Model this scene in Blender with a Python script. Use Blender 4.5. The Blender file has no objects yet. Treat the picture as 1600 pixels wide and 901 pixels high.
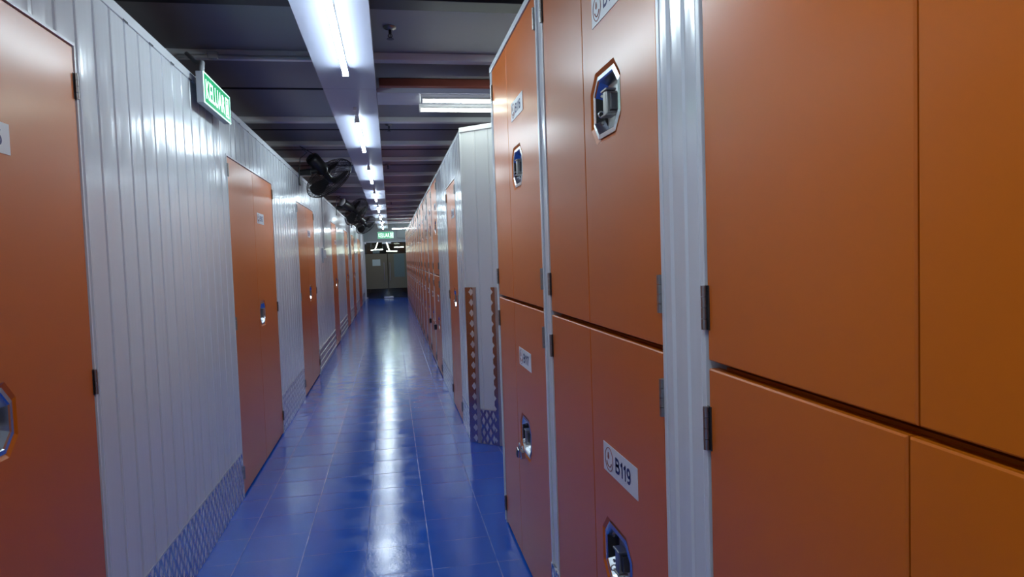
import bpy, bmesh, math, random
from mathutils import Vector, Matrix
random.seed(7)
C = bpy.context.scene
COL = C.collection
PI = math.pi

# ------------------------------------------------------------------ camera
YAW, PITCH, ROLL, FPX, HC = 0.1782, -0.0491, -0.0341, 1043.1, 1.46
f = Vector((math.sin(YAW)*math.cos(PITCH), math.cos(YAW)*math.cos(PITCH), math.sin(PITCH)))
r0 = Vector((math.cos(YAW), -math.sin(YAW), 0)); u0 = r0.cross(f)
r = math.cos(ROLL)*r0 + math.sin(ROLL)*u0
u = -math.sin(ROLL)*r0 + math.cos(ROLL)*u0
cd = bpy.data.cameras.new('camera'); cam = bpy.data.objects.new('camera', cd); COL.objects.link(cam)
cd.sensor_fit = 'HORIZONTAL'; cd.sensor_width = 36; cd.lens = FPX/1600*36
cd.clip_start = .02; cd.clip_end = 200
cam.matrix_world = Matrix(((r.x,u.x,-f.x,0),(r.y,u.y,-f.y,0),(r.z,u.z,-f.z,HC),(0,0,0,1)))
C.camera = cam

# ------------------------------------------------------------------ world and exposure
w = bpy.data.worlds.new('world'); C.world = w; w.use_nodes = True
w.node_tree.nodes['Background'].inputs[0].default_value = (.55,.62,.8,1)
w.node_tree.nodes['Background'].inputs[1].default_value = .03
C.view_settings.view_transform = 'Standard'; C.view_settings.look = 'None'
C.view_settings.gamma = 1; C.view_settings.use_curve_mapping = False
C.view_settings.exposure = 1.45
TUBE = 26.0            # radiance of the LED tubes

# ------------------------------------------------------------------ materials
class NT:
    def __init__(s, m):
        m.use_nodes = True; s.t = m.node_tree; s.n = s.t.nodes; s.l = s.t.links
        s.b = s.n['Principled BSDF']
    def new(s, k, **kw):
        x = s.n.new(k)
        for a, v in kw.items(): setattr(x, a, v)
        return x
    def m(s, op, a, b=None, c=None):
        x = s.n.new('ShaderNodeMath'); x.operation = op
        for i, v in enumerate((a, b, c)):
            if v is None: continue
            if isinstance(v, (int, float)): x.inputs[i].default_value = v
            else: s.l.new(v, x.inputs[i])
        return x.outputs[0]
    def co(s):
        x = s.n.new('ShaderNodeTexCoord'); return x.outputs['Object']
    def xyz(s):
        q = s.n.new('ShaderNodeSeparateXYZ'); s.l.new(s.co(), q.inputs[0]); return q.outputs
    def noise(s, scale=(1,1,1), sc=5, det=2, rough=.5):
        mp = s.n.new('ShaderNodeMapping'); mp.inputs['Scale'].default_value = scale
        s.l.new(s.co(), mp.inputs[0])
        x = s.n.new('ShaderNodeTexNoise'); x.inputs['Scale'].default_value = sc
        x.inputs['Detail'].default_value = det; x.inputs['Roughness'].default_value = rough
        s.l.new(mp.outputs[0], x.inputs['Vector']); return x.outputs['Fac']
    def ramp(s, fac, a, b, p0=0, p1=1):
        x = s.n.new('ShaderNodeValToRGB'); e = x.color_ramp.elements
        e[0].color = (*a,1); e[1].color = (*b,1); e[0].position = p0; e[1].position = p1
        s.l.new(fac, x.inputs[0]); return x.outputs[0]
    def mr(s, v, a, b, c, d):
        x = s.n.new('ShaderNodeMapRange')
        for i, q in enumerate((a,b,c,d)): x.inputs[i+1].default_value = q
        s.l.new(v, x.inputs[0]); return x.outputs[0]
    def bump(s, h, st=.1, dist=.01, prev=None):
        x = s.n.new('ShaderNodeBump'); x.inputs['Strength'].default_value = st; x.inputs['Distance'].default_value = dist
        s.l.new(h, x.inputs['Height'])
        if prev: s.l.new(prev, x.inputs['Normal'])
        return x.outputs[0]
def mat(name, col, rough=.5, metal=0, spec=.5, emit=None, es=0, coat=0):
    m = bpy.data.materials.new(name); t = NT(m)
    t.b.inputs['Base Color'].default_value = (*col,1); t.b.inputs['Roughness'].default_value = rough
    t.b.inputs['Metallic'].default_value = metal; t.b.inputs['Specular IOR Level'].default_value = spec
    t.b.inputs['Coat Weight'].default_value = coat; t.b.inputs['Coat Roughness'].default_value = .12
    if emit: t.b.inputs['Emission Color'].default_value = (*emit,1); t.b.inputs['Emission Strength'].default_value = es
    return m, t
M = {}
def simple(name, *a, **k): M[name] = mat(name, *a, **k)[0]
# orange powder coat
m, t = mat('orange_paint', (.60,.132,.003), .38, 0, .32, coat=.36); M['orange'] = m
n1 = t.noise((1,1,.35), 3, 2); n2 = t.noise((1,1,1), 700, 1)
n1 = t.noise((1,1,.5), 1.1, 0)
t.l.new(t.bump(n2, .05, .001, t.bump(n1, .25, .02)), t.b.inputs['Normal'])
t.b.inputs['Coat Roughness'].default_value = .21
t.l.new(t.bump(n1, .35, .02), t.b.inputs['Coat Normal'])
# white coated steel
m, t = mat('white_steel', (.66,.69,.74), .22, 0, .5); M['white'] = m
n1 = t.noise((9,9,.9), 1.3, 2); n2 = t.noise((30,30,2.5), 1, 1)
t.l.new(t.bump(n2, .25, .002, t.bump(n1, .5, .006)), t.b.inputs['Normal'])
t.l.new(t.mr(n1, .3,.7,.11,.22), t.b.inputs['Roughness'])
simple('white_trim', (.68,.71,.76), .25)
simple('soffit_white', (.40,.42,.54), .36)
# glossy blue painted tile floor
m, t = mat('blue_tile_floor', (.012,.05,.36), .12, 0, .45, coat=.35); M['floor'] = m
x, y, z = t.xyz()
def gridline(v, off, pitch, hw):
    q = t.m('FRACT', t.m('DIVIDE', t.m('SUBTRACT', v, off), pitch))
    d = t.m('MULTIPLY', t.m('MINIMUM', q, t.m('SUBTRACT', 1, q)), pitch)
    return t.m('SUBTRACT', 1, t.m('MINIMUM', t.m('DIVIDE', d, hw), 1))
gx = gridline(x, .132, .3115, .0035); gy = gridline(y, .4, .3, .003)
wear = t.noise((1,1,1), 9, 3)
g1 = t.m('MULTIPLY', t.m('MULTIPLY', gx, t.mr(wear,.35,.6,.2,1)), .75)
g2 = t.m('MULTIPLY', t.m('MULTIPLY', gy, t.mr(wear,.42,.62,.1,1)), .5)
g = t.m('MAXIMUM', g1, g2)
base = t.ramp(t.noise((1,1,1), 2.2, 4, .6), (.003,.080,.52), (.006,.13,.72))
mixn = t.new('ShaderNodeMix', data_type='RGBA')
t.l.new(g, mixn.inputs[0]); t.l.new(base, mixn.inputs[6]); mixn.inputs[7].default_value = (.38,.48,.78,1)
# pale scuffs
sc = t.mr(t.noise((1,1,1), 3.1, 6, .75), .655, .74, 0, .30)
mix2 = t.new('ShaderNodeMix', data_type='RGBA')
t.l.new(sc, mix2.inputs[0]); t.l.new(mixn.outputs[2], mix2.inputs[6]); mix2.inputs[7].default_value = (.25,.36,.68,1)
t.l.new(mix2.outputs[2], t.b.inputs['Base Color'])
nb = t.noise((1,1,1), 75, 3, .6); nw = t.noise((1,1,1), 7, 2)
t.l.new(t.mr(nw,.3,.7,.10,.22), t.b.inputs['Roughness'])
grv = t.m('MAXIMUM', gx, gy)
nn = t.bump(nb, .17, .003, t.bump(nw, .25, .006, t.bump(t.m('MULTIPLY', grv, -1), .35, .002)))
t.l.new(nn, t.b.inputs['Normal']); t.l.new(nn, t.b.inputs['Coat Normal'])
# ceiling deck
m, t = mat('dark_deck', (.16,.17,.2), .6); M['deck'] = m
t.l.new(t.ramp(t.noise((.4,1,1), 2, 4), (.28,.285,.32), (.36,.37,.40)), t.b.inputs['Base Color'])
simple('deck_joint', (.02,.02,.03), .8)
simple('beam_grey', (.90,.91,.94), .32)
simple('red_beam', (.24,.06,.045), .5)
simple('dark_beam', (.045,.045,.055), .5)
# checker plate: staggered raised lozenges
def checker(name,px,pz,hw,hh,stag=True):
    m, t = mat(name, (.55,.56,.6), .3, .92); M[name] = m
    x, y, z = t.xyz(); s_ = t.m('ADD', x, y)
    def loz(ox, oz):
        qx = t.m('ABSOLUTE', t.m('SUBTRACT', t.m('FRACT', t.m('ADD', t.m('DIVIDE', s_, px), ox)), .5))
        qz = t.m('ABSOLUTE', t.m('SUBTRACT', t.m('FRACT', t.m('ADD', t.m('DIVIDE', z, pz), oz)), .5))
        return t.m('LESS_THAN', t.m('ADD', t.m('DIVIDE', qx, hw), t.m('DIVIDE', qz, hh)), 1)
    mk = loz(0,0)
    if stag: mk = t.m('MAXIMUM', mk, loz(.5,.5))
    st = t.m('GREATER_THAN', t.m('FRACT', t.m('MULTIPLY', t.m('ADD', s_, z), 150)), .35)
    mk2 = t.m('MULTIPLY', mk, t.m('ADD', t.m('MULTIPLY', st, .7), .3))
    t.l.new(t.bump(mk2, .8, .003), t.b.inputs['Normal'])
    t.l.new(t.ramp(mk2, (.50,.51,.56), (.88,.88,.88)), t.b.inputs['Base Color'])
    t.l.new(t.mr(mk2, 0,1,.20,.50), t.b.inputs['Roughness'])
    t.l.new(t.mr(mk2, 0,1,.95,.6), t.b.inputs['Metallic'])
checker('checker',.062,.092,.24,.36)
checker('checker_guard',.090,.082,.26,.36,False)
# ribbed aluminium kick plate
simple('ribbed_aluminium', (.6,.61,.62), .35, .8)
simple('chrome', (.60,.62,.66), .22, 1)
simple('brushed_steel', (.36,.35,.34), .38, 1)
simple('dark_steel', (.10,.10,.11), .35, .8)
simple('black_plastic', (.012,.012,.014), .35)
simple('black_void', (.006,.006,.007), .7)
simple('label_white', (.72,.74,.8), .4)
simple('label_ink', (.02,.025,.16), .5)
simple('label_brown', (.28,.07,.06), .5)
simple('grey_plastic', (.35,.37,.42), .45)
simple('white_plastic', (.62,.63,.68), .35)
simple('pipe_grey', (.42,.43,.46), .4)
simple('tube_glow', (.9,.95,1), .4, emit=(.76,.93,1), es=TUBE)
simple('old_tube_glow', (.9,.95,.9), .4, emit=(.90,1,.86), es=8)
simple('sign_green', (.02,.30,.12), .35, emit=(.008,.40,.14), es=.22)
simple('sign_white', (.8,1,.9), .35, emit=(.68,1,.86), es=.75)
simple('sign_edge', (.6,.9,.8), .35, emit=(.55,1,.85), es=.6)
simple('header_wall', (.42,.47,.47), .5)
simple('olive_film', (.17,.155,.105), .3)
simple('teal_film', (.13,.19,.19), .3)
simple('lobby_wall', (.16,.11,.07), .6)
simple('lobby_orange', (.5,.18,.05), .5)
simple('dark_wall', (.12,.12,.14), .8)
simple('paper', (.55,.68,.64), .6)
simple('lit_cap', (.35,.34,.36), .35)  # pale tone puts the light reflected off a motor back into the colour
m = bpy.data.materials.new('tinted_glass'); M['glass'] = m
m.use_nodes = True; nt = m.node_tree; nt.nodes.clear()
o_ = nt.nodes.new('ShaderNodeOutputMaterial'); mx = nt.nodes.new('ShaderNodeMixShader')
tr = nt.nodes.new('ShaderNodeBsdfTransparent'); gl = nt.nodes.new('ShaderNodeBsdfGlossy'); fr = nt.nodes.new('ShaderNodeFresnel')
tr.inputs[0].default_value = (.55,.55,.47,1); gl.inputs['Roughness'].default_value = .03; fr.inputs[0].default_value = 1.6
nt.links.new(fr.outputs[0], mx.inputs[0]); nt.links.new(tr.outputs[0], mx.inputs[1]); nt.links.new(gl.outputs[0], mx.inputs[2]); nt.links.new(mx.outputs[0], o_.inputs[0])

# ------------------------------------------------------------------ mesh builder
class MB:
    def __init__(s, *mats): s.v=[]; s.f=[]; s.mi=[]; s.mats=list(mats); s.cur=0; s.sm=[]
    def use(s, mname):
        if mname not in s.mats: s.mats.append(mname)
        s.cur = s.mats.index(mname); return s
    def add(s, vs, fs, smooth=False):
        b = len(s.v); s.v += [tuple(p) for p in vs]
        for q in fs: s.f.append([b+i for i in q]); s.mi.append(s.cur); s.sm.append(smooth)
        return s
    def box(s, a, b, bev=0):
        x0,x1=sorted((a[0],b[0])); y0,y1=sorted((a[1],b[1])); z0,z1=sorted((a[2],b[2]))
        if bev<=0:
            vs=[(x,y,z) for x in (x0,x1) for y in (y0,y1) for z in (z0,z1)]
            s.add(vs,[(0,1,3,2),(4,6,7,5),(0,4,5,1),(2,3,7,6),(0,2,6,4),(1,5,7,3)])
        else:
            bm=bmesh.new(); bmesh.ops.create_cube(bm,size=1)
            for v in bm.verts: v.co=Vector(((x0+x1)/2+v.co.x*(x1-x0),(y0+y1)/2+v.co.y*(y1-y0),(z0+z1)/2+v.co.z*(z1-z0)))
            bmesh.ops.bevel(bm,geom=bm.edges[:],offset=min(bev,(x1-x0)*.45,(y1-y0)*.45,(z1-z0)*.45),segments=2,affect='EDGES',profile=.5)
            bm.verts.index_update()
            s.add([v.co for v in bm.verts],[[v.index for v in q.verts] for q in bm.faces]); bm.free()
        return s
    def tube(s, p, rad, n=10, cap=True, smooth=True):
        p=[Vector(q) for q in p]; rads=rad if isinstance(rad,(list,tuple)) else [rad]*len(p)
        vs=[]; prev=None
        for i,q in enumerate(p):
            d=((p[min(i+1,len(p)-1)]-p[max(i-1,0)])).normalized()
            if prev is None:
                a=Vector((0,0,1)) if abs(d.z)<.9 else Vector((1,0,0)); e1=d.cross(a).normalized()
            else: e1=(prev-d*prev.dot(d)).normalized()
            prev=e1; e2=d.cross(e1)
            for k in range(n):
                t_=2*PI*k/n; vs.append(q+rads[i]*(math.cos(t_)*e1+math.sin(t_)*e2))
        fs=[(i*n+k,i*n+(k+1)%n,(i+1)*n+(k+1)%n,(i+1)*n+k) for i in range(len(p)-1) for k in range(n)]
        s.add(vs,fs,smooth)
        if cap: s.add(vs[:n],[list(range(n))[::-1]]); s.add(vs[-n:],[list(range(n))])
        return s
    def ring(s, c, ax, R, r_, n=32, m_=5, a0=0, a1=2*PI):
        c=Vector(c); ax=Vector(ax).normalized(); a=Vector((0,0,1)) if abs(ax.z)<.9 else Vector((1,0,0))
        e1=ax.cross(a).normalized(); e2=ax.cross(e1)
        full=abs(a1-a0-2*PI)<1e-6
        pts=[c+R*(math.cos(a0+(a1-a0)*k/n)*e1+math.sin(a0+(a1-a0)*k/n)*e2) for k in range(n+1)]
        return s.tube(pts,r_,m_,cap=not full)
    def poly(s, loop, d0, d1, axis=1):
        """prism: loop of (x,z), from y=d0 (front) to y=d1"""
        n=len(loop); vs=[(x,d0,z) for x,z in loop]+[(x,d1,z) for x,z in loop]
        s.add(vs,[list(range(n)),list(range(2*n-1,n-1,-1))]+[(i,i+n,(i+1)%n+n,(i+1)%n) for i in range(n)]); return s
    def build(s, name, parent=None, loc=None, rz=0):
        me=bpy.data.meshes.new(name); me.from_pydata([tuple(v) for v in s.v],[],s.f)
        for k in s.mats: me.materials.append(M[k])
        me.polygons.foreach_set('material_index',s.mi); me.polygons.foreach_set('use_smooth',s.sm)
        bm=bmesh.new(); bm.from_mesh(me); bmesh.ops.recalc_face_normals(bm,faces=bm.faces[:]); bm.to_mesh(me); bm.free()
        me.update()
        o=bpy.data.objects.new(name,me); COL.objects.link(o)
        if parent: o.parent=parent
        if loc is not None: o.location=loc
        if rz: o.rotation_euler=(0,0,rz)
        return o
def thing(name, label, cat, loc=(0,0,0), rz=0, group=None):
    o=bpy.data.objects.new(name,None); COL.objects.link(o); o.location=loc; o.rotation_euler=(0,0,rz)
    o.empty_display_size=.1; return tag(o,label,cat,group)
def tag(o,label,cat,group=None):
    o['label']=label; o['category']=cat
    if group: o['group']=group
    return o
def struct(o): o['kind']='structure'; return o
def dup(root, loc, label):
    def cp(o,par):
        c=o.copy(); COL.objects.link(c)
        if par: c.parent=par
        for ch in kids.get(o.name,[]): cp(ch,c)
        return c
    kids={}
    for o in list(bpy.data.objects):
        if o.parent: kids.setdefault(o.parent.name,[]).append(o)
    c=cp(root,None); c.location=loc; c['label']=label; return c
_tc={}
def text_mesh(s, bold=.018):
    """flat letters as (verts (x,z), faces) with unit bounding height, x from 0"""
    if (s,bold) in _tc: return _tc[(s,bold)]
    cu=bpy.data.curves.new('tmp','FONT'); cu.body=s; cu.offset=bold; cu.space_character=1.05
    o=bpy.data.objects.new('tmp',cu); COL.objects.link(o)
    dg=bpy.context.evaluated_depsgraph_get(); me=bpy.data.meshes.new_from_object(o.evaluated_get(dg))
    vs=[v.co.copy() for v in me.vertices]; fs=[list(q.vertices) for q in me.polygons]
    bpy.data.objects.remove(o); bpy.data.curves.remove(cu); bpy.data.meshes.remove(me)
    x0=min(v.x for v in vs); x1=max(v.x for v in vs); y0=min(v.y for v in vs); y1=max(v.y for v in vs)
    _tc[(s,bold)]=([((v.x-x0)/(x1-x0),(v.y-y0)/(y1-y0)) for v in vs],fs); return _tc[(s,bold)]
def put_text(mb, s, x, z, w, h, y, bold=.018):
    vs,fs=text_mesh(s,bold); mb.add([(x+a*w,y,z+b*h) for a,b in vs],fs)

def arc(cx,cy,rx,ry,a0,a1,n=10): return [(cx+rx*math.cos(math.radians(a0+(a1-a0)*k/n)),cy+ry*math.sin(math.radians(a0+(a1-a0)*k/n))) for k in range(n+1)]
GLY={'1':(.42,[[(.06,.72),(.20,.80),(.29,.91)],[(.29,.0),(.29,1.0)]]),
 'B':(.72,[[(.09,0),(.09,1)],[(.09,.91),(.36,.91)]+arc(.38,.725,.19,.185,90,-90)+[(.09,.54)],[(.09,.54),(.38,.54)]+arc(.40,.315,.23,.225,90,-90)+[(.09,.09)]]),
 '9':(.60,[arc(.30,.68,.21,.24,0,360,20),arc(.21,.42,.30,.50,25,0,4)+arc(.26,.35,.25,.26,0,-125)]),
 '6':(.60,[arc(.30,.32,.21,.24,0,360,20),arc(.39,.58,.30,.50,205,180,4)+arc(.34,.65,.25,.26,180,55)]),
 '7':(.60,[[(.05,.91),(.54,.91),(.50,.82),(.36,.60),(.27,.32),(.24,.0)]]),
 '8':(.60,[arc(.30,.72,.19,.19,0,360,20),arc(.30,.30,.22,.22,0,360,20)]),
 '0':(.60,[arc(.30,.50,.21,.42,0,360,24)]),'2':(.60,[arc(.29,.70,.21,.21,160,-30)+[(.10,.14),(.08,.09),(.54,.09)]])}
def put_number(mb, s, x, z, h, y, wd=.19, sx=1.16):
    """bold plain digits drawn as thick strokes of a flat ink"""
    for ch in s:
        adv,strokes=GLY[ch]
        for p in strokes:
            P=[(x+a*h*sx,z+b*h) for a,b in p]; L=[];Rr=[]
            for i,q in enumerate(P):
                a=P[max(i-1,0)]; b=P[min(i+1,len(P)-1)]
                if p[0]==p[-1] or (abs(p[0][0]-p[-1][0])<1e-6 and abs(p[0][1]-p[-1][1])<1e-6):
                    if i in (0,len(P)-1): a=P[-2]; b=P[1]
                dx,dz=b[0]-a[0],b[1]-a[1]; l=math.hypot(dx,dz) or 1; nx,nz=-dz/l,dx/l
                k=1.0
                if 0<i<len(P)-1:
                    e1=(q[0]-P[i-1][0],q[1]-P[i-1][1]); le=math.hypot(*e1) or 1
                    k=1/max(.5,abs((-e1[1]*nx+e1[0]*nz)/le))
                L.append((q[0]+nx*h*wd/2*k,y,q[1]+nz*h*wd/2*k)); Rr.append((q[0]-nx*h*wd/2*k,y,q[1]-nz*h*wd/2*k))
            n=len(P); mb.add(L+Rr,[(i,i+1,n+i+1,n+i) for i in range(n-1)])
        x+=(adv+.08)*h*sx
    return x

# ------------------------------------------------------------------ layout numbers
XL, XR = -.967, .569
HL, HRN, HRF = 2.442, 2.472, 2.453
ZB, ZD = 2.80, 2.85          # underside of beams, deck
YE = 25.8
YBACK = -5.0

# ================================================================== STRUCTURE
struct(MB('floor').box((-4.2,YBACK-.1,-.12),(4.2,31.2,0)).build('floor'))
mb=MB('deck').box((-4.2,YBACK-.1,ZD),(4.2,31.2,ZD+.15)); mb.use('deck_joint')
for yj in (5.6,7.3,8.6,10.0): mb.box((-4.1,yj,ZD-.006),(4.1,yj+.035,ZD+.01))
struct(mb.build('ceiling'))
# enclosing walls far outside the corridor
mb=MB('dark_wall').box((-4.3,YBACK,0),(-4.2,31.1,ZD)); struct(mb.build('wall_outer_left'))
mb=MB('dark_wall').box((4.2,YBACK,0),(4.3,31.1,ZD)); struct(mb.build('wall_outer_right'))
mb=MB('header_wall').box((-4.2,YBACK-.1,0),(4.2,YBACK,ZD)); struct(mb.build('wall_back'))

def ribbed(mb, x, s, y0, y1, z0, z1, th=.05, pitch=.141, phase=0.0, gd=.005):
    """vertical-rib panel whose face looks along -s*X at x; s=+1 right wall"""
    pts=[(y0,0)]; k=math.floor((y0-phase)/pitch)
    while True:
        g=phase+k*pitch; k+=1
        if g>y1-.02: break
        if g<y0+.008: continue
        pts+=[(g-.007,0),(g-.003,gd),(g+.003,gd),(g+.007,-.0015),(g+.012,-.0015),(g+.018,0)]
    pts.append((y1,0)); pts=[p for p in pts if y0<=p[0]<=y1]
    n=len(pts); vs=[(x+s*d,y,z0) for y,d in pts]+[(x+s*d,y,z1) for y,d in pts]
    fs=[(i,i+1,n+i+1,n+i) for i in range(n-1)]
    vs+=[(x+s*th,y0,z0),(x+s*th,y1,z0),(x+s*th,y0,z1),(x+s*th,y1,z1)]
    b=2*n; fs+=[(b,b+1,b+3,b+2),(0,n,b+2,b),(n-1,b+1,b+3,2*n-1),[n+i for i in range(n)]+[b+3,b+2],[i for i in range(n)][::-1]+[b,b+1]]
    mb.add(vs,fs)
# ---- left wall
LD=[(.80,2.37,1.635,2.17),(4.38,5.95,5.155,2.13),(7.46,9.0,8.24,2.115),(11.6,12.65,12.15,2.13),(14.8,15.95,15.4,2.13),(17.4,18.75,18.1,2.13),(20.6,22.5,21.6,2.13)]
def wl(y0,y1,z0,z1):
    mb=MB('white'); ribbed(mb,XL,-1,y0,y1,z0,z1); struct(mb.build('wall_left'))
y=YBACK
for (a,b,sm_,h) in LD:
    wl(y,a-.012,0,HL-.036); wl(a-.0115,b+.0115,h+.014,HL-.036); y=b+.012
wl(y,YE,0,HL-.036)
for (a,b,sm_,h) in LD:      # thin white jamb edges round each opening
    for ya in (a-.012,b+.003): struct(MB('white_trim').box((XL-.05,ya,0),(XL+.003,ya+.0088,h+.0035)).build('trim_30'))
    struct(MB('white_trim').box((XL-.05,a-.012,h+.004),(XL+.003,b+.012,h+.013)).build('trim_31'))
mb=MB('white_trim')
yy=YBACK
while yy<YE-.01:
    y2=min(yy+2.4,YE-.001)
    mb.box((XL-.06,yy+.002,HL-.035),(XL+.006,y2-.001,HL+.006),.002); yy=y2
mb.use('black_void')
k=.0
while k<20:
    mb.box((XL+.0055,k,HL-.037),(XL+.0068,k+.05,HL-.032)); k+=.28
o=struct(mb.build('trim_1'))
# ---- right wall, near block: posts between the lockers
mb=MB('white')
def post(y0,y1,h,lip=.012):
    mb.use('white').box((XR+.004,y0+lip,0),(XR+.05,y1-lip,h))
    mb.use('white_trim').box((XR-.003,y0+.001,0),(XR+.05,y0+lip,h),.0015).box((XR-.003,y1-lip,0),(XR+.05,y1-.001,h),.0015)
# wide ribbed strip
mb=MB('white')
post(1.145,1.345,HRN-.03,.016)
mb.use('white')
prof=[(1.162,.004),(1.166,.0),(1.205,.0),(1.213,.007),(1.222,.007),(1.228,.001),(1.272,.001),(1.278,.007),(1.288,.007),(1.296,0),(1.325,0),(1.329,.004)]
n=len(prof)
mb.add([(XR-.0015+d,y,0) for y,d in prof]+[(XR-.0015+d,y,HRN-.03) for y,d in prof],[(i,i+1,n+i+1,n+i) for i in range(n-1)])
struct(mb.build('wall_right'))
for q_ in ((2.362,2.478,.022),(3.552,3.604,.01),(.005,.125,.02)):
    mb=MB('white'); post(q_[0],q_[1],HRN-.03,q_[2]); struct(mb.build('wall_right'))
mb=MB('white_trim')
mb.use('white_trim').box((XR-.004,.0,HRN-.029),(XR+.05,3.606,HRN),.003); struct(mb.build('trim_32')); mb=MB('white')
# continuation behind the camera
mb.use('white'); ribbed(mb,XR,1,YBACK,.004,0,HRN)
struct(mb.build('wall_right'))
mb=MB('checker').box((XR-.006,2.366,.004),(XR+.003,2.474,.27)); 
struct(mb.build('baseboard_right'))
# ---- right wall, far block
mb=MB('white')
YC=5.205
ribbed(mb,XR,1,YC,5.761,0,HRF-.03,phase=.04); struct(mb.build('wall_right_far'))
mb=MB('white'); ribbed(mb,XR,1,5.762,6.662,2.149,HRF-.03,phase=.04); struct(mb.build('wall_right_far'))
mb=MB('white'); ribbed(mb,XR,1,6.663,8.06,0,HRF-.03,phase=.04); struct(mb.build('wall_right_far'))
for ya in (5.762,6.653): struct(MB('white_trim').box((XR-.003,ya,0),(XR+.05,ya+.009,2.137)).build('trim_33'))
struct(MB('white_trim').box((XR-.003,5.762,2.138),(XR+.05,6.662,2.148)).build('trim_34'))
P0, PIT, LW = 8.07, 1.11, 1.0
NF=15
for k in range(NF):
    a=P0+k*PIT+LW+.004; b=P0+(k+1)*PIT-.004
    if k==NF-1: b=a+.1
    pb=MB('white'); pb.box((XR+.003,a+.014,0),(XR+.05,b-.014,HRF-.03))
    pb.use('white_trim').box((XR-.003,a,0),(XR+.05,a+.013,HRF-.03),.001).box((XR-.003,b-.013,0),(XR+.05,b,HRF-.03),.001)
    struct(pb.build('trim_%d'%(k+4)))
yend=P0+(NF-1)*PIT+LW+.11
mb=MB('white_trim').box((XR-.004,YC,HRF-.028),(XR+.05,yend,HRF),.003); struct(mb.build('trim_3')); mb=MB('white')
mb.use('white').box((XR+.0,yend,0),(XR+.25,yend+.05,HRF)); mb.box((XR+.2,yend+.05,0),(XR+.25,YE,HRF))
struct(mb.build('wall_right_end'))
# slanting end wall facing the camera, at the side passage (local x runs along it from the corridor corner)
PA=math.radians(-42); PL=(XR,YC,0)
mb=MB('white')
prof=[(.001,0)]
g=.135
while g<1.2: prof+=[(g-.006,0),(g-.002,.004),(g+.003,.004),(g+.007,0)]; g+=.125
prof.append((1.30,0)); n=len(prof)
mb.add([(x,-.002+d,0) for x,d in prof]+[(x,-.002+d,HRF) for x,d in prof],[(i,i+1,n+i+1,n+i) for i in range(n-1)])
mb.box((.07,.003,0),(1.30,.04,HRF-.001))
mb.use('white_trim').box((-.002,-.012,HRF-.03),(1.30,-.0025,HRF+.006),.002)
mb.box((-.006,-.006,0),(.006,.004,HRF-.031),.003)
struct(mb.build('wall_passage',None,PL,PA))
struct(MB('white').box((XR+.985,YC-.87,0),(2.89,YC-.82,HRF)).build('wall_passage_rear'))
mb=MB('dark_wall').box((2.9,3.4,0),(2.95,YC+.05,2.45)); struct(mb.build('wall_passage_end'))
# ---- checker plates
def base_plate(y0,y1,h,kind,name='baseboard_left',x=XL,s=-1):
    mb=MB('checker' if kind=='c' else 'ribbed_aluminium')
    mb.box((x-s*.003,y0,.003),(x-s*.001,y1,h),0)
    if kind=='c':
        mb.use('ribbed_aluminium').box((x-s*.0035,y0,h-.006),(x-s*.001,y1,h+.002))
    else:
        for i in range(4):
            zz=.03+i*(h-.05)/3.3
            mb.box((x-s*.010,y0,zz),(x-s*.003,y1,zz+.035),.003)
    return struct(mb.build(name))
for (a,b,h,k) in [(2.385,4.366,.29,'c'),(5.965,7.446,.33,'c'),(9.015,11.585,.33,'r'),(12.665,14.785,.33,'r'),(15.965,17.385,.33,'r'),(18.765,20.585,.33,'r'),(22.515,24.6,.33,'r')]:
    base_plate(a,b,h,k)
base_plate(YC+.015,5.755,.27,'c','baseboard_right',XR,1); base_plate(6.67,8.055,.27,'c','baseboard_right',XR,1)
mb=MB('checker').box((.103,-.006,.003),(.239,-.003,.272)).box((.306,-.006,.003),(1.28,-.003,.272))
mb.use('ribbed_aluminium').box((.103,-.0065,.268),(.239,-.003,.275))
struct(mb.build('baseboard_passage',None,PL,PA))
def guard(x0,x1,label):
    mb=MB('checker_guard').box((x0,-.011,.003),(x1-.030,-.0075,1.225))
    mb.use('ribbed_aluminium').box((x1-.029,-.0105,.003),(x1,-.007,1.225))
    z=.01
    while z<1.215: mb.box((x1-.028,-.0125,z),(x1-.003,-.0105,z+.004)); z+=.012
    return tag(mb.build('corner_guard',None,PL,PA),label,'corner guard','checker plate guards on the white passage wall')
guard(-.001,.101,'tall strip of diamond checker plate guarding the outer corner of the white passage wall')
guard(.241,.305,'checker plate strip on the passage wall, right beside the near orange lockers')

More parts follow.
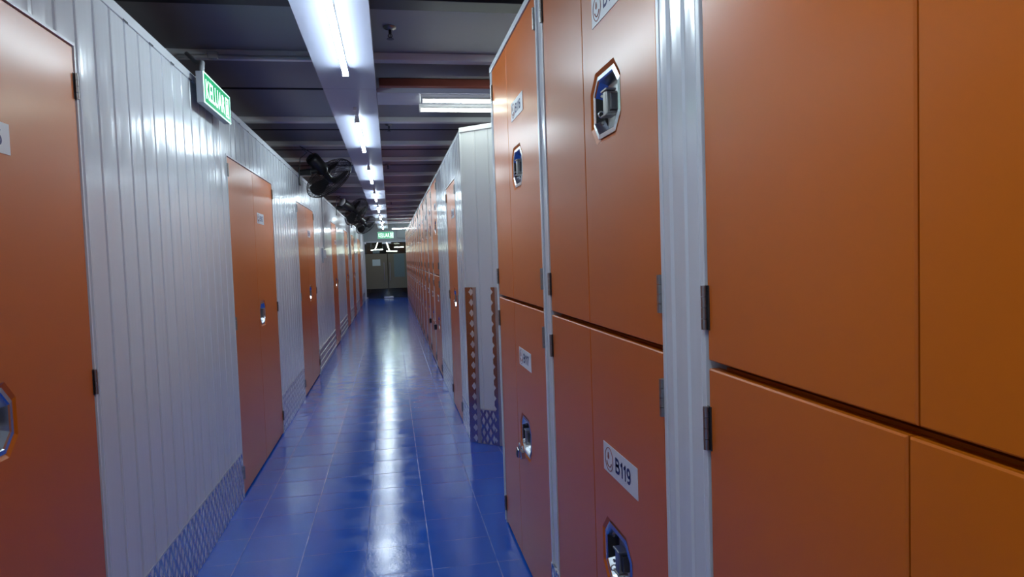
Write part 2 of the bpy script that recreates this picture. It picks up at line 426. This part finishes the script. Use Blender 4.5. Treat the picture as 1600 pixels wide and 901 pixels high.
# ================================================================== DOORS WITH RECESSED HANDLE
def octo(cx,cz,hw,hh,ch): return [(cx-hw+ch,cz-hh),(cx+hw-ch,cz-hh),(cx+hw,cz-hh+ch),(cx+hw,cz+hh-ch),(cx+hw-ch,cz+hh),(cx-hw+ch,cz+hh),(cx-hw,cz+hh-ch),(cx-hw,cz-hh+ch)]
HW,HH,CH=.122,.096,.046
def leaf(name,parent,x0,x1,z0,z1,hole=None,th=.022,c=.0025):
    """door leaf, front at y=0 looking -y, chamfered edge, optional octagonal hole"""
    mb=MB('orange')
    R=[(x0,z0),(x1,z0),(x1,z1),(x0,z1)]; I=[(x0+c,z0+c),(x1-c,z0+c),(x1-c,z1-c),(x0+c,z1-c)]
    vs=[(x,0,z) for x,z in I]+[(x,c,z) for x,z in R]+[(x,th,z) for x,z in R]
    fs=[(i,(i+1)%4,4+(i+1)%4,4+i) for i in range(4)]+[(4+i,4+(i+1)%4,8+(i+1)%4,8+i) for i in range(4)]+[(8,9,10,11)]
    if hole is None: mb.add(vs,fs+[(0,1,2,3)])
    else:
        fs.pop()
        hx,hz=hole; o1=octo(hx,hz,HW,HH,CH); o2=octo(hx,hz,HW-.012,HH-.012,CH-.004); o3=octo(hx,hz,HW-.012,HH-.012,CH-.004)
        vs+=[(x,0,z) for x,z in o1]+[(x,.008,z) for x,z in o2]+[(x,.02,z) for x,z in o3]
        H=12; fs+=[(H+i,H+(i+1)%8,H+8+(i+1)%8,H+8+i) for i in range(8)]+[(H+8+i,H+8+(i+1)%8,H+16+(i+1)%8,H+16+i) for i in range(8)]
        # frame between rectangle I(0..3 = bl,br,tr,tl) and octagon (0:bl-bottom 1:br-bottom 2:right-low 3:right-high 4:tr-top 5:tl-top 6:left-high 7:left-low)
        fs+=[(0,1,H+1,H+0),(1,H+2,H+1),(1,2,H+3,H+2),(2,H+4,H+3),(2,3,H+5,H+4),(3,H+6,H+5),(3,0,H+7,H+6),(0,H+0,H+7)]
        mb.add(vs,fs)
    return mb.build(name,parent)
def handle(parent,hx,hz,flip=1):
    """octagonal pressed metal cup with a black far wall and a hasp"""
    mb=MB('chrome')
    a=octo(hx,hz,HW-.0125,HH-.0125,CH-.004); b=octo(hx,hz,HW-.026,HH-.024,CH-.010); c_=octo(hx,hz,HW-.029,HH-.027,CH-.011); d=octo(hx,hz,HW-.036,HH-.038,CH-.014)
    L=[(a,.010),(a,.003),(b,.0015),(c_,.005),(d,.030)]
    vs=[]
    for i,(lp,yy) in enumerate(L): vs+=[(x,yy,z) for x,z in lp]
    fs=[(i*8+k,i*8+(k+1)%8,(i+1)*8+(k+1)%8,(i+1)*8+k) for i in range(len(L)-1) for k in range(8)]
    e=(len(L)-1)*8; dark=[fs.pop(3*8+6)]
    mb.add(vs,fs); mb.use('ribbed_aluminium').add(vs,[[e+k for k in range(8)]]); n=len(mb.v); mb.use('black_void').add(vs,dark)
    mb.box((hx-.084,.0285,hz-.050),(hx-.066,.0298,hz+.050))
    mb.use('chrome')
    for dz in (-.036,.036): mb.tube([(hx-.0815,.018,hz+dz),(hx-.077,.018,hz+dz)],.004,8)
    mb.build('handle_cup',parent)
    mb=MB('brushed_steel')       # hasp bracket with two lips and a staple
    lo,hi=hz-.030,hz+.030; xa,xb=hx-.012,hx+.016
    mb.box((xa,-.002,lo),(xb,.0295,hi),.003)
    mb.box((xa-.008,-.005,hi-.001),(xb+.008,.024,hi+.005),.002).box((xa-.010,-.005,lo-.005),(xb+.004,.024,lo+.001),.002)
    mb.use('dark_steel').box((xb,.006,lo+.008),(xb+.012,.0295,hi-.008),.002)
    mb.use('chrome').ring((xa-.006,-.004,lo+.004),(1,0,0),.008,.002,16,6)
    mb.build('latch',parent)
def label(parent,x,z,txt,w=.262,h=.080,simple_marks=False):
    mb=MB('label_white').box((x-w/2,-.0016,z-h/2),(x+w/2,-.0002,z+h/2))
    lx=x-w/2+.048; rr=h*.40
    mb.use('label_brown').ring((lx,-.0016,z),(0,1,0),rr,.0014,28,4)
    mb.ring((lx,-.0016,z-.001),(0,1,0),rr*.62,.0018,14,4,a0=PI*(.12 if True else 0),a1=PI*.88)
    blob=[(lx-.006+.007*math.cos(t_)*(.7 if math.sin(t_)>0 else 1),z+.009+.010*math.sin(t_)) for t_ in [2*PI*k/12 for k in range(12)]]
    mb.poly(blob,-.0024,-.0016)
    mb.use('label_ink')
    if txt: put_number(mb,txt,x-w/2+.100,z-h*.25,h*.52,-.0022)
    if not txt:
        for q in (0,.032,.064,.096): mb.box((x-w/2+.102+q,-.0022,z-h*.24),(x-w/2+.122+q,-.0017,z+h*.24))
    return mb.build('number_label',parent)
def hinge(parent,x,z,side,h=.082):
    mb=MB('brushed_steel'); 
    for k in range(4): mb.tube([(x,-.006,z-h/2+k*h/4+.0006),(x,-.006,z-h/2+(k+1)*h/4-.0006)],.0058,10)
    mb.use('dark_steel').box((x-.011,-.0015,z-h/2),(x+.011,.0012,z+h/2))
    return mb.build('hinge',parent)
RZR,RZL=-PI/2,PI/2
def locker(y_far,y_near,z0,z1,split,name,lab,num,hz,lz,depth=.9,group=None,empty_number=False,sides=True):
    """double-leaf locker on the right wall; local +x runs towards the camera"""
    W=y_far-y_near; t=thing(name,lab,'locker',(XR,y_far,z0),RZR,group)
    h=z1-z0
    MB('orange').box((.006,.0345,.003),(W-.006,depth,h-.003)).build('cabinet_body',t)
    d1=leaf('door_leaf',t,.003,split-.0015,.0025,h-.0035)
    d2=leaf('door_leaf',t,split+.0015,W-.003,.0025,h-.0035,(split+.19,hz-z0))
    hinge(d1,.0005,.10,-1); hinge(d1,.0005,h-.115,-1); hinge(d2,W-.0005,.115,1); hinge(d2,W-.0005,h-.10,1)
    handle(d2,split+.19,hz-z0); 
    if lz: label(d2,split+.233,lz-z0,num)
    return t
G1='orange lockers of the near block on the right'
L118=locker(2.36,1.347,1.2525,2.44,.475,'storage_locker','upper orange locker with open recessed handle, left of the wide white ribbed post','B118',1.85,2.108,group=G1)
locker(2.36,1.347,.012,1.2435,.475,'storage_locker','lower orange locker whose white number label reads B119','B119',.625,.893,group=G1)
locker(3.55,2.480,1.2525,2.44,.43,'storage_locker','upper orange locker labelled B116 above the padlocked one beside the passage','B116',1.85,2.105,group=G1)
L117=locker(3.55,2.480,.012,1.2435,.43,'storage_locker','lower orange locker labelled B117 with small padlocks hanging from its handle','B117',.64,1.0,group=G1)
locker(1.143,.127,1.2525,2.44,.50,'storage_locker','upper plain orange locker doors filling the upper right of the photo','',1.85,0,group=G1)
locker(1.143,.127,.012,1.2435,.485,'storage_locker','lower plain orange locker doors filling the lower right corner of the photo','',.625,0,group=G1)
# end of the near block, towards the passage: an orange locker side
t=thing('storage_locker','orange locker side panel facing the side passage beyond the near block','locker',(XR+.055,3.648,.01))
MB('orange').box((0,-.015,0),(.85,0,2.43),.003).build('side_panel',t)
MB('orange').box((.86,-.015,0),(2.2,0,2.43),.003).build('door_leaf',t)
# far lockers: one pair built, the rest copied
ORD=['first','second','third','fourth','fifth','sixth','seventh','eighth','ninth','tenth','eleventh','twelfth','thirteenth','fourteenth','fifteenth']
G2='orange lockers in the long row on the far right'
a=P0+LW
up=locker(a,P0+.003,1.2525,HRF-.03,.45,'storage_locker','upper orange locker, first in the far right row after the white panel','',1.85,2.1,group=G2)
lo=locker(a,P0+.003,.012,1.2435,.45,'storage_locker','lower orange locker with a black padlock, next to the far white panel','',.64,.96,group=G2)
for k in range(1,NF):
    dup(up,(XR,a+k*PIT,1.2525),'upper orange locker, %s column of the far right row'%ORD[k])
    dup(lo,(XR,a+k*PIT,.012),('lower orange locker, %s column of the far right row'%ORD[k])+(', dark padlock' if k==1 else ''))
# left double doors to the storage rooms, and the white-wall door on the right
def unit_door(x,y0,y1,split,h,rz,lab,num,hz=1.08,lz=1.80,group=None):
    s=1 if rz==RZL else -1
    W=y1-y0; loc=(x,y0 if s==1 else y1,.006); sp=split-y0 if s==1 else y1-split
    t=thing('storage_door',lab,'door',loc,rz,group); h=h-.006
    d1=leaf('door_leaf',t,.003,sp-.0015,.006,h,th=.035); d2=leaf('door_leaf',t,sp+.0015,W-.003,.006,h,(sp+.155,hz),th=.035)
    for zz in (.15,1.09,2.04):
        hinge(d1,.0005,zz,-1); hinge(d2,W-.0005,zz,1)
    handle(d2,sp+.155,hz); label(d2,sp+(.20 if num=='B166' else .235),lz,num)
    return t
G3='orange double doors along the left wall'
labs=['large orange double door nearest the camera on the left, number ending in 6','orange double door on the left just past the hanging green exit sign','orange double door on the left beneath the nearest black wall fan','orange door on the left just past the small wall switch','narrow orange door, fifth along the left wall','narrow orange door, sixth along the left wall','orange door on the left closest to the glass doors']
nums=['B166','B167','','','','','']
for (y0,y1,sp,h),lb,nm in zip(LD,labs,nums):
    unit_door(XL,y0,y1,sp,h,RZL,lb,nm,1.085,1.80,G3)
unit_door(XR,5.775,6.65,6.27,2.132,RZR,'orange door set in the white ribbed wall on the right beyond the passage','',1.08,1.85)

# padlocks
def padlock(loc,rz,lab,kind):
    t=thing('padlock',lab,'padlock',loc,rz)
    if kind=='combo':
        t.rotation_euler=(0,.25,rz)
        MB('chrome').box((-.016,-.010,-.062),(.016,.010,-.020),.003).build('body',t)
        mb=MB('black_plastic')
        for k in range(4): mb.box((-.013,-.0125,-.058+k*.0095),(.013,-.0095,-.053+k*.0095))
        mb.build('number_dials',t)
        MB('chrome').tube([(-.009,0,-.021),(-.009,0,-.002),(-.005,0,.005),(.005,0,.005),(.009,0,-.002),(.009,0,-.021)],.0025,8).build('shackle',t)
    else:
        b='black_plastic' if kind=='black' else 'chrome'; k=1.5 if kind=='black' else .8
        MB(b).poly([(-.022*k,-.058*k),(.0,-.068*k),(.022*k,-.058*k),(.024*k,-.022*k),(-.024*k,-.022*k)],-.011*k,.011*k).build('body',t)
        MB('chrome').tube([(-.012*k,0,-.023*k),(-.012*k,0,-.004*k),(-.006*k,0,.006*k),(.006*k,0,.006*k),(.012*k,0,-.004*k),(.012*k,0,-.023*k)],.003*k,8).build('shackle',t)
    return t
yh=3.55-.43-.19
padlock((XR-.026,yh+.030,.600),RZR,'silver four dial combination padlock hanging from the B117 handle','combo')
padlock((XR-.020,yh-.010,.596),RZR,'small plain silver padlock beside the combination lock on the B117 handle','steel')
ya=P0+LW-.45-.19
padlock((XR-.045,ya+.02,.66),RZR,'black padlock hanging on the lower locker next to the white panel','black')
padlock((XR-.045,ya+PIT+.02,.64),RZR,'dark padlock on the lower locker one column beyond the first padlock','black')

# ================================================================== CEILING
BY=[4.62,6.67,8.0,9.25,10.85,12.4,14.0,15.65,17.3,18.9,20.5,22.1,23.7,25.2]
mb=MB('beam_grey').box((-4.1,0,0),(4.1,.085,ZD-ZB-.001),.004)
tag(MB('dark_beam').box((-4.1,3.60,ZB+.015),(4.1,3.75,ZD-.001),.004).build('ceiling_beam'),'dark flat beam across the ceiling at the top edge of the photo','beam')
bm0=mb.build('ceiling_beam'); GB='pale beams across the dark ceiling'
for k,yy in enumerate(BY):
    o=bm0 if k==0 else bm0.copy()
    if k: COL.objects.link(o)
    o.location=(0,yy,ZB); tag(o,'pale grey beam across the dark ceiling, %s of the pale beams from the camera'%ORD[k],'beam',GB)
tag(MB('red_beam').box((-.03,5.25,ZB-.012),(4.0,5.42,ZD-.004),.004).build('ceiling_beam'),'dark red brown beam above the lit side passage','beam')
# behind-camera beams keep the light bounce plausible
# raceway: main soffit
mb=MB('soffit_white'); SX0,SX1,SZ=-.39,-.047,2.60
ys=[YBACK+.05,-2.4,0.0,2.3,4.6,7.0,9.4,11.8,14.2,16.6,19.0,21.4,23.8,24.9]
for a_,b_ in zip(ys,ys[1:]):
    mb.use('soffit_white').box((SX0,a_+.002,SZ),(SX1,b_-.002,SZ+.004)).box((SX0,a_+.002,SZ+.004),(SX0+.003,b_-.002,SZ+.05)).box((SX1-.003,a_+.002,SZ+.004),(SX1,b_-.002,SZ+.05))
    mb.use('deck_joint').box((SX0+.004,b_-.004,SZ+.003),(SX1-.004,b_+.004,SZ+.01))
tag(mb.build('light_raceway'),'long white panel raceway running down the ceiling centre under the tube lights','raceway')
mb=MB('soffit_white').box((SX1+.003,4.70,SZ),(2.9,5.06,SZ+.004)).box((SX1+.003,4.70,SZ+.004),(2.9,4.703,SZ+.035)).box((SX1+.003,5.057,SZ+.004),(2.9,5.06,SZ+.035))
tag(mb.build('light_raceway'),'short white panel raceway branching right over the side passage','raceway')
for i,(x_,y_) in enumerate([(-.36,4.66),(-.08,4.66),(-.36,12.44),(-.08,12.44),(-.36,20.54),(-.08,20.54),(-.36,-1),(-.08,-1)]):
    pass
# tube lights
def tube_light(loc,rz,L,lab,group,glow='tube_glow'):
    t=thing('tube_light',lab,'tube light',loc,rz,group)      # local x along the tube, z=0 at the panel
    MB('white_plastic').box((0,-.013,-.022),(L,.013,-.001),.002).build('housing',t)
    N=14; a0=-PI-.36; a1=.36; cs=[(.0155*math.cos(a0+(a1-a0)*k/N),.0155*math.sin(a0+(a1-a0)*k/N)-.040) for k in range(N+1)]
    mb=MB(glow).add([(.012,y_,z_) for y_,z_ in cs]+[(L-.012,y_,z_) for y_,z_ in cs],[(k,k+1,N+2+k,N+1+k) for k in range(N)],True)
    mb.use('white_plastic').add([(.012,*cs[0]),(.012,*cs[-1]),(L-.012,*cs[-1]),(L-.012,*cs[0]),(.012,-.006,-.0225),(.012,.006,-.0225),(L-.012,.006,-.0225),(L-.012,-.006,-.0225)],[(0,4,7,3),(1,2,6,5),(4,5,6,7)])
    mb.build('lamp_tube',t)
    for a_,b_ in ((0,.012),(L-.012,L)):
        MB('white_plastic').box((a_,-.018,-.058),(b_,.018,-.0225),.002).build('end_cap',t)
    return t
GT='LED tubes along the ceiling raceway'
ends=[-1.67,1.21,4.09,6.93,9.76,12.70,15.6,18.5,21.4,24.3]
vis=0
t0=None
for e_ in ends:
    nm='white LED tube on the ceiling raceway %s the camera'%('behind' if e_<0 else 'right above')
    if e_>4:
        nm='white LED tube on the ceiling raceway, %s from the camera'%ORD[vis]; vis+=1
    if t0 is None: t0=tube_light((-.214,e_-1.5,SZ),PI/2,1.5,nm,GT)
    else: dup(t0,(-.214,e_-1.5,SZ),nm)
# small white blocks with a thin cord, ahead of the tubes
for i,e_ in enumerate(ends[3:9]):
    mb=MB('white_plastic').box((-.226,e_-1.80,SZ-.022),(-.202,e_-1.755,SZ-.001),.003).tube([(-.214,e_-1.755,SZ-.012),(-.218,e_-1.63,SZ-.006),(-.214,e_-1.502,SZ-.010)],.003,6)
    tag(mb.build('white_block'),'small white block just before the %s LED tube'%ORD[i+1],'connector','white blocks between the LED tubes')
tube_light((.255,4.735,SZ),0,2.3,'long LED tube over the side passage, on the camera side of the pair','twin tubes over the side passage','old_tube_glow')
tube_light((.255,5.025,SZ),0,2.3,'long LED tube over the side passage, on the far side of the pair','twin tubes over the side passage','old_tube_glow')
t=tube_light((.09,24.2,SZ),0,1.2,'crosswise LED tube near the ceiling by the far exit sign',None)
for q in (.2,1.0): MB('pipe_grey').tube([(q,0,0),(q,0,ZD-SZ)],.004,6).build('suspension_rod',t)
# sprinklers
def sprinkler(x,y,lab):
    t=thing('sprinkler_head',lab,'sprinkler',(x,y,ZD),0,'ceiling sprinklers')
    mb=MB('brushed_steel').tube([(0,0,-.001),(0,0,-.012),(0,0,-.02)],[.038,.036,.016],16); mb.build('escutcheon',t)
    mb=MB('dark_steel').tube([(0,0,-.02),(0,0,-.045)],.009,8).tube([(-.009,0,-.045),(-.012,0,-.055),(0,0,-.07)],.003,6).tube([(.009,0,-.045),(.012,0,-.055),(0,0,-.07)],.003,6).tube([(0,0,-.045),(0,0,-.07)],.003,6); mb.build('frame',t)
    MB('dark_steel').tube([(0,0,-.07),(0,0,-.073)],[.020,.022],12).build('deflector',t)
sprinkler(.054,4.12,'chrome and black sprinkler on the bare ceiling right of the first tube')
sprinkler(.041,7.04,'small sprinkler behind the side passage lights')
sprinkler(.02,9.93,'small dark sprinkler on the ceiling, third from the camera')
sprinkler(.071,16.3,'tiny dark sprinkler on the ceiling, fourth from the camera')

# ================================================================== EXIT SIGNS
def pictogram(mb,x,z,h,y):
    """running man in a doorway"""
    w=h*.62
    for a_,b_ in (((x,z),(x+w*.14,z+h)),((x+w*.86,z),(x+w,z+h)),((x,z+h*.9),(x+w,z+h)),((x,z),(x+w,z+h*.07))):
        mb.poly([(a_[0],a_[1]),(b_[0],a_[1]),(b_[0],b_[1]),(a_[0],b_[1])],y-.0006,y)
    def q(*p): mb.poly([(x+w*a_,z+h*b_) for a_,b_ in p],y-.0012,y-.0002)
    q((.48,.72),(.60,.72),(.60,.84),(.48,.84)); q((.40,.40),(.56,.42),(.60,.70),(.44,.68))
    q((.42,.66),(.24,.56),(.22,.50),(.44,.58)); q((.56,.66),(.76,.52),(.74,.47),(.54,.58))
    q((.42,.42),(.30,.22),(.36,.14),(.52,.40)); q((.46,.42),(.66,.30),(.66,.14),(.59,.14),(.59,.26),(.42,.38))
def exit_sign(name,loc,rz,lab,W,Hh,D=.055,bright=True):
    t=thing(name,lab,'exit sign',loc,rz)       # local: front at y=0, z=0 bottom, x 0..W
    MB('grey_plastic').box((0,.001,0),(W,D,Hh),.003).build('housing',t)
    mb=MB('sign_green').box((.006,-.002,.006),(W-.006,.0008,Hh-.006)); mb.build('face_panel',t)
    mb=MB('sign_edge').box((.001,-.003,.0),(W-.001,.0006,.0055)).box((.001,-.003,Hh-.0055),(W-.001,.0006,Hh)).box((.001,-.003,.006),(.0055,.0006,Hh-.006)).box((W-.0055,-.003,.006),(W-.001,.0006,Hh-.006)); mb.build('lit_edge',t)
    mb=MB('sign_white'); put_text(mb,'KELUAR',.035,Hh*.17,W*.70,Hh*.64,-.0026,.012); mb.build('lettering',t)
    mb=MB('sign_white'); pictogram(mb,W*.70+.058,Hh*.14,Hh*.70,-.002); mb.build('pictogram',t)
    return t
exit_sign('exit_sign',(-.895,3.65,2.290),RZL,'lit green KELUAR exit sign sticking out above the left wall',.565,.158,.036)
exit_sign('exit_sign',(-.44,YE-.055,2.27),0,'lit green KELUAR exit sign over the glass doors at the corridor end',.58,.25,.05)
# conduit feeding the near sign
mb=MB('pipe_grey').tube([(XL-.3,4.58,2.79),(-.40,4.58,2.79)],.013,10)
tag(mb.box((XL-.12,4.565,2.775),(XL-.06,4.60,2.82),.004).build('conduit_pipe'),'thin grey conduit running along the first pale ceiling beam on the left','pipe')
mb=MB('pipe_grey').tube([(-1.20,4.53,2.79),(-1.16,4.47,2.75),(-1.10,4.30,2.68),(-1.03,4.08,2.61),(-.965,3.90,2.56),(-.925,3.77,2.52),(-.915,3.715,2.48),(-.914,3.705,2.449)],.013,12)
tag(mb.build('conduit_pipe'),'grey conduit curving down into the top of the near exit sign','pipe')

# ================================================================== WALL FANS
def fan(yb,c,axis,lab,R=.27,cap='black_plastic'):
    """bracket on the left wall at yb; cage centre c, blowing along axis (world)"""
    t=thing('wall_fan',lab,'fan',(XL,yb,2.40),0,'black fans on top of the left wall')
    O=Vector((XL,yb,2.40)); c=Vector(c)-O; ax=Vector(axis).normalized()
    e1=ax.cross(Vector((0,0,1))).normalized(); e2=e1.cross(ax)
    def at(a,rr,d): return c+ax*d+rr*(math.cos(a)*e1+math.sin(a)*e2)
    m0=c-ax*.17
    arm_end=c-ax*.22-Vector((0,0,.07))
    mb=MB('black_plastic').box((.004,-.035,-.08),(.016,.035,.12),.003).tube([(.012,0,.06),(.12,.01,.075),arm_end],[.034,.032,.028],10).box((.016,-.03,.03),(.14,.03,.085),.006); mb.build('bracket',t)
    mb=MB('black_plastic').tube([c-ax*.34,c-ax*.33,c-ax*.30,c-ax*.13,c-ax*.10],[.045,.070,.080,.078,.055],18); mb.tube([arm_end,c-ax*.22],.022,8)
    mo=mb.build('motor',t)
    mb=MB(cap).tube([c-ax*.385,c-ax*.375,c-ax*.355,c-ax*.335],[.030,.066,.084,.070],18) if cap!='black_plastic' else MB('black_plastic').tube([c-ax*.36,c-ax*.335],[.01,.034],12)
    mb.build('motor_cap',mo)
    for nm,sg,dp in (('rear_cage',-1,.095),('front_cage',1,.07)):
        mb=MB('black_plastic'); 
        for rr,d in ((R,0),(R*.99,.18),(R*.96,.36),(R*.9,.52),(R*.82,.68),(R*.72,.79),(R*.6,.87),(R*.48,.93),(R*.35,.97),(R*.22,1)):
            mb.ring(c+ax*sg*dp*d,ax,rr,.002 if rr<R else .005,36,4)
        for k in range(72):
            a_=2*PI*k/72
            mb.tube([at(a_,R,0),at(a_,R*.97,sg*dp*.3),at(a_,R*.8,sg*dp*.75),at(a_,R*.5,sg*dp*.95),at(a_,R*.2,sg*dp)],.0014,3,cap=False)
        mb.build(nm,t)
    MB('black_plastic').tube([c-ax*.10,c+ax*.03,c+ax*.045],[.04,.04,.02],14).build('hub',t)
    for k in range(3):
        a0=2*PI*k/3; vs=[]; N=7
        for i in range(N):
            rr=.04+(R*.86-.04)*i/(N-1); wd=.30+.35*math.sin(PI*i/(N-1)*.8)
            for j in range(5):
                aa=a0+wd*(j/4-.5)*2; dd=.032*(j/4-.5)*2*(1-.4*i/(N-1))
                vs.append(at(aa,rr,dd)); 
        n0=len(vs); vs+=[Vector(v)+ax*.002 for v in vs]
        fs=[(i*5+j,i*5+j+1,(i+1)*5+j+1,(i+1)*5+j) for i in range(N-1) for j in range(4)]
        fs+=[tuple(n0+q for q in g_[::-1]) for g_ in fs]
        MB('black_plastic').add(vs,fs,True).build('blade',t)
    mb=MB('black_plastic').tube([c-ax*.30+Vector((0,0,.06)),c-ax*.36+Vector((-.10,0,.10)),Vector((.10,0,.28)),Vector((.025,0,.22)),Vector((.014,0,.12))],.005,6); mb.build('power_cord',t)
    return t

fan(7.78,(-.655,7.98,2.42),(.51,.55,-.65),'large black wall fan nearest the camera, tilted down over the corridor',.30)
fan(12.9,(-.60,13.0,2.385),(.62,.50,-.45),'black wall fan with a motor cap coloured pale for reflected light, middle of the three',.29,'lit_cap')
fan(17.9,(-.60,18.0,2.39),(.51,.55,-.65),'black wall fan farthest down the corridor',.30)

# ================================================================== WALL SWITCH AND CONDUITS ON THE LEFT WALL
t=thing('wall_switch','small white switch box on the left wall below a thin conduit','switch',(XL,10.22,1.58),RZL)
MB('white_plastic').box((-.05,-.035,-.06),(.05,-.001,.06),.004).build('box',t)
MB('grey_plastic').box((-.022,-.040,-.03),(.022,-.0352,.03),.002).build('rocker',t)
MB('grey_plastic').box((-.30,-.025,-.13),(-.24,-.001,.08),.004).build('side_bracket',t)
tag(MB('pipe_grey').tube([(XL+.012,10.2,1.645),(XL+.012,10.2,2.44)],.010,8).build('conduit_pipe'),'thin vertical conduit above the small switch on the left wall','pipe')
tag(MB('pipe_grey').tube([(XL+.012,16.73,1.57),(XL+.012,16.73,2.44)],.012,8).box((XL+.001,16.68,1.50),(XL+.03,16.78,1.569),.004).build('conduit_pipe'),'thin vertical conduit ending in a box farther along the left wall','pipe')
# small dark fixings over the third left door
for k,(yy,zz) in enumerate([(8.5,2.19),(8.45,2.34),(10.1,2.33)]):
    pass

# ================================================================== END WALL AND GLASS DOORS
ZT=2.15
mb=MB('header_wall').box((-4.2,YE,ZT),(4.2,YE+.15,ZD)).box((-4.2,YE,0),(-1.035,YE+.15,ZT-.001)).box((.80,YE,0),(4.2,YE+.15,ZT-.001))
mb.use('white_trim').box((-1.035,YE-.012,ZT-.02),(.80,YE-.001,ZT+.02))
struct(mb.build('wall_end'))
mb=MB('white_trim').box((XL-.065,YE-.05,0),(XL+.028,YE-.014,2.15),.004); struct(mb.build('trim_2'))
tag(MB('pipe_grey').tube([(.19,YE-.012,2.84),(.19,YE-.012,2.78),(.24,YE-.012,2.70),(.26,YE-.012,2.33),(.31,YE-.012,2.27),(.78,YE-.012,2.26)],.012,8).build('conduit_pipe'),'thin conduit on the end wall right of the far exit sign','pipe')
d=bpy.data.objects.new('door_1',None); COL.objects.link(d); d.location=(0,YE+.05,0); struct(d)
for (x0,x1) in ((-1.03,-.125),(-.117,.795)):
    lf=MB('glass').box((x0,0,.012),(x1,.012,ZT-.006)).build('glass_leaf',d)
    MB('olive_film').box((x0+.06 if x0<-.5 else x0+.02,-.004,.38),(x1-.004,-.0005,1.70)).build('film',lf)
    mb=MB('chrome')
    for z0,z1 in ((.012,.075),(ZT-.07,ZT-.01)):
        xa=(x1-.17,x1) if x0<-.5 else (x0,x0+.17)
        xb=(x0,x0+.14) if x0<-.5 else (x1-.14,x1)
        for q in (xa,xb): mb.box((q[0],-.008,z0),(q[1],.02,z1),.003)
    mb.build('patch_fitting',lf)
    hx=x1-.125 if x0<-.5 else x0+.085
    mb=MB('chrome').tube([(hx,-.055,.68),(hx,-.055,1.37)],.016,10)
    for zz in (.74,1.31): mb.tube([(hx,-.0045,zz),(hx,-.055,zz)],.010,8)
    mb.build('handle',lf)
MB('teal_film').box((.12,-.007,.80),(.52,-.0045,1.68)).build('frosted_panel',d)
MB('teal_film').box((-.65,-.007,1.72),(-.40,-.0045,1.845)).build('frosted_panel',d)
tag(MB('paper').box((-.68,YE+.0425,1.25),(-.385,YE+.0445,1.49)).build('paper_notice'),'pale paper notice taped to the left glass door','notice')
# lobby behind the glass
mb=MB('lobby_wall').box((-4.2,31,0),(4.2,31.1,ZD)); mb.use('lobby_orange').box((-.1,30.95,1.9),(.7,30.99,2.35)); struct(mb.build('wall_lobby'))
def lobby_lamp(a,b,lab):
    t=thing('lobby_light',lab,'light',a)
    b=Vector(b)-Vector(a)
    MB('tube_glow').tube([(0,0,0),b],.013,8).build('lamp_tube',t)
    MB('grey_plastic').tube([(0,.03,.02),b+Vector((0,.03,.02))],.016,6).build('housing',t)
    for q in (Vector((0,.03,.02)),b+Vector((0,.03,.02))): MB('grey_plastic').tube([q,(q.x,q.y,ZD-a[2])],.003,5).build('suspension_wire',t)
GL='bright strips of light seen through the glass doors'
lobby_lamp((-.46,26.4,2.14),(-.58,26.4,1.86),'slanting strip light behind the glass doors, the left of the two',)
lobby_lamp((-.125,26.4,2.14),(-.025,26.4,1.80),'slanting strip light behind the glass doors, the right of the two')
lobby_lamp((-.73,26.50,1.85),(-.28,26.50,1.87),'horizontal strip light behind the left glass door')
lobby_lamp((-.14,26.50,1.80),(.27,26.50,1.785),'long low horizontal strip light behind the right glass door')
lobby_lamp((.17,26.9,1.95),(.53,26.9,1.95),'short upper horizontal strip light behind the right glass door')
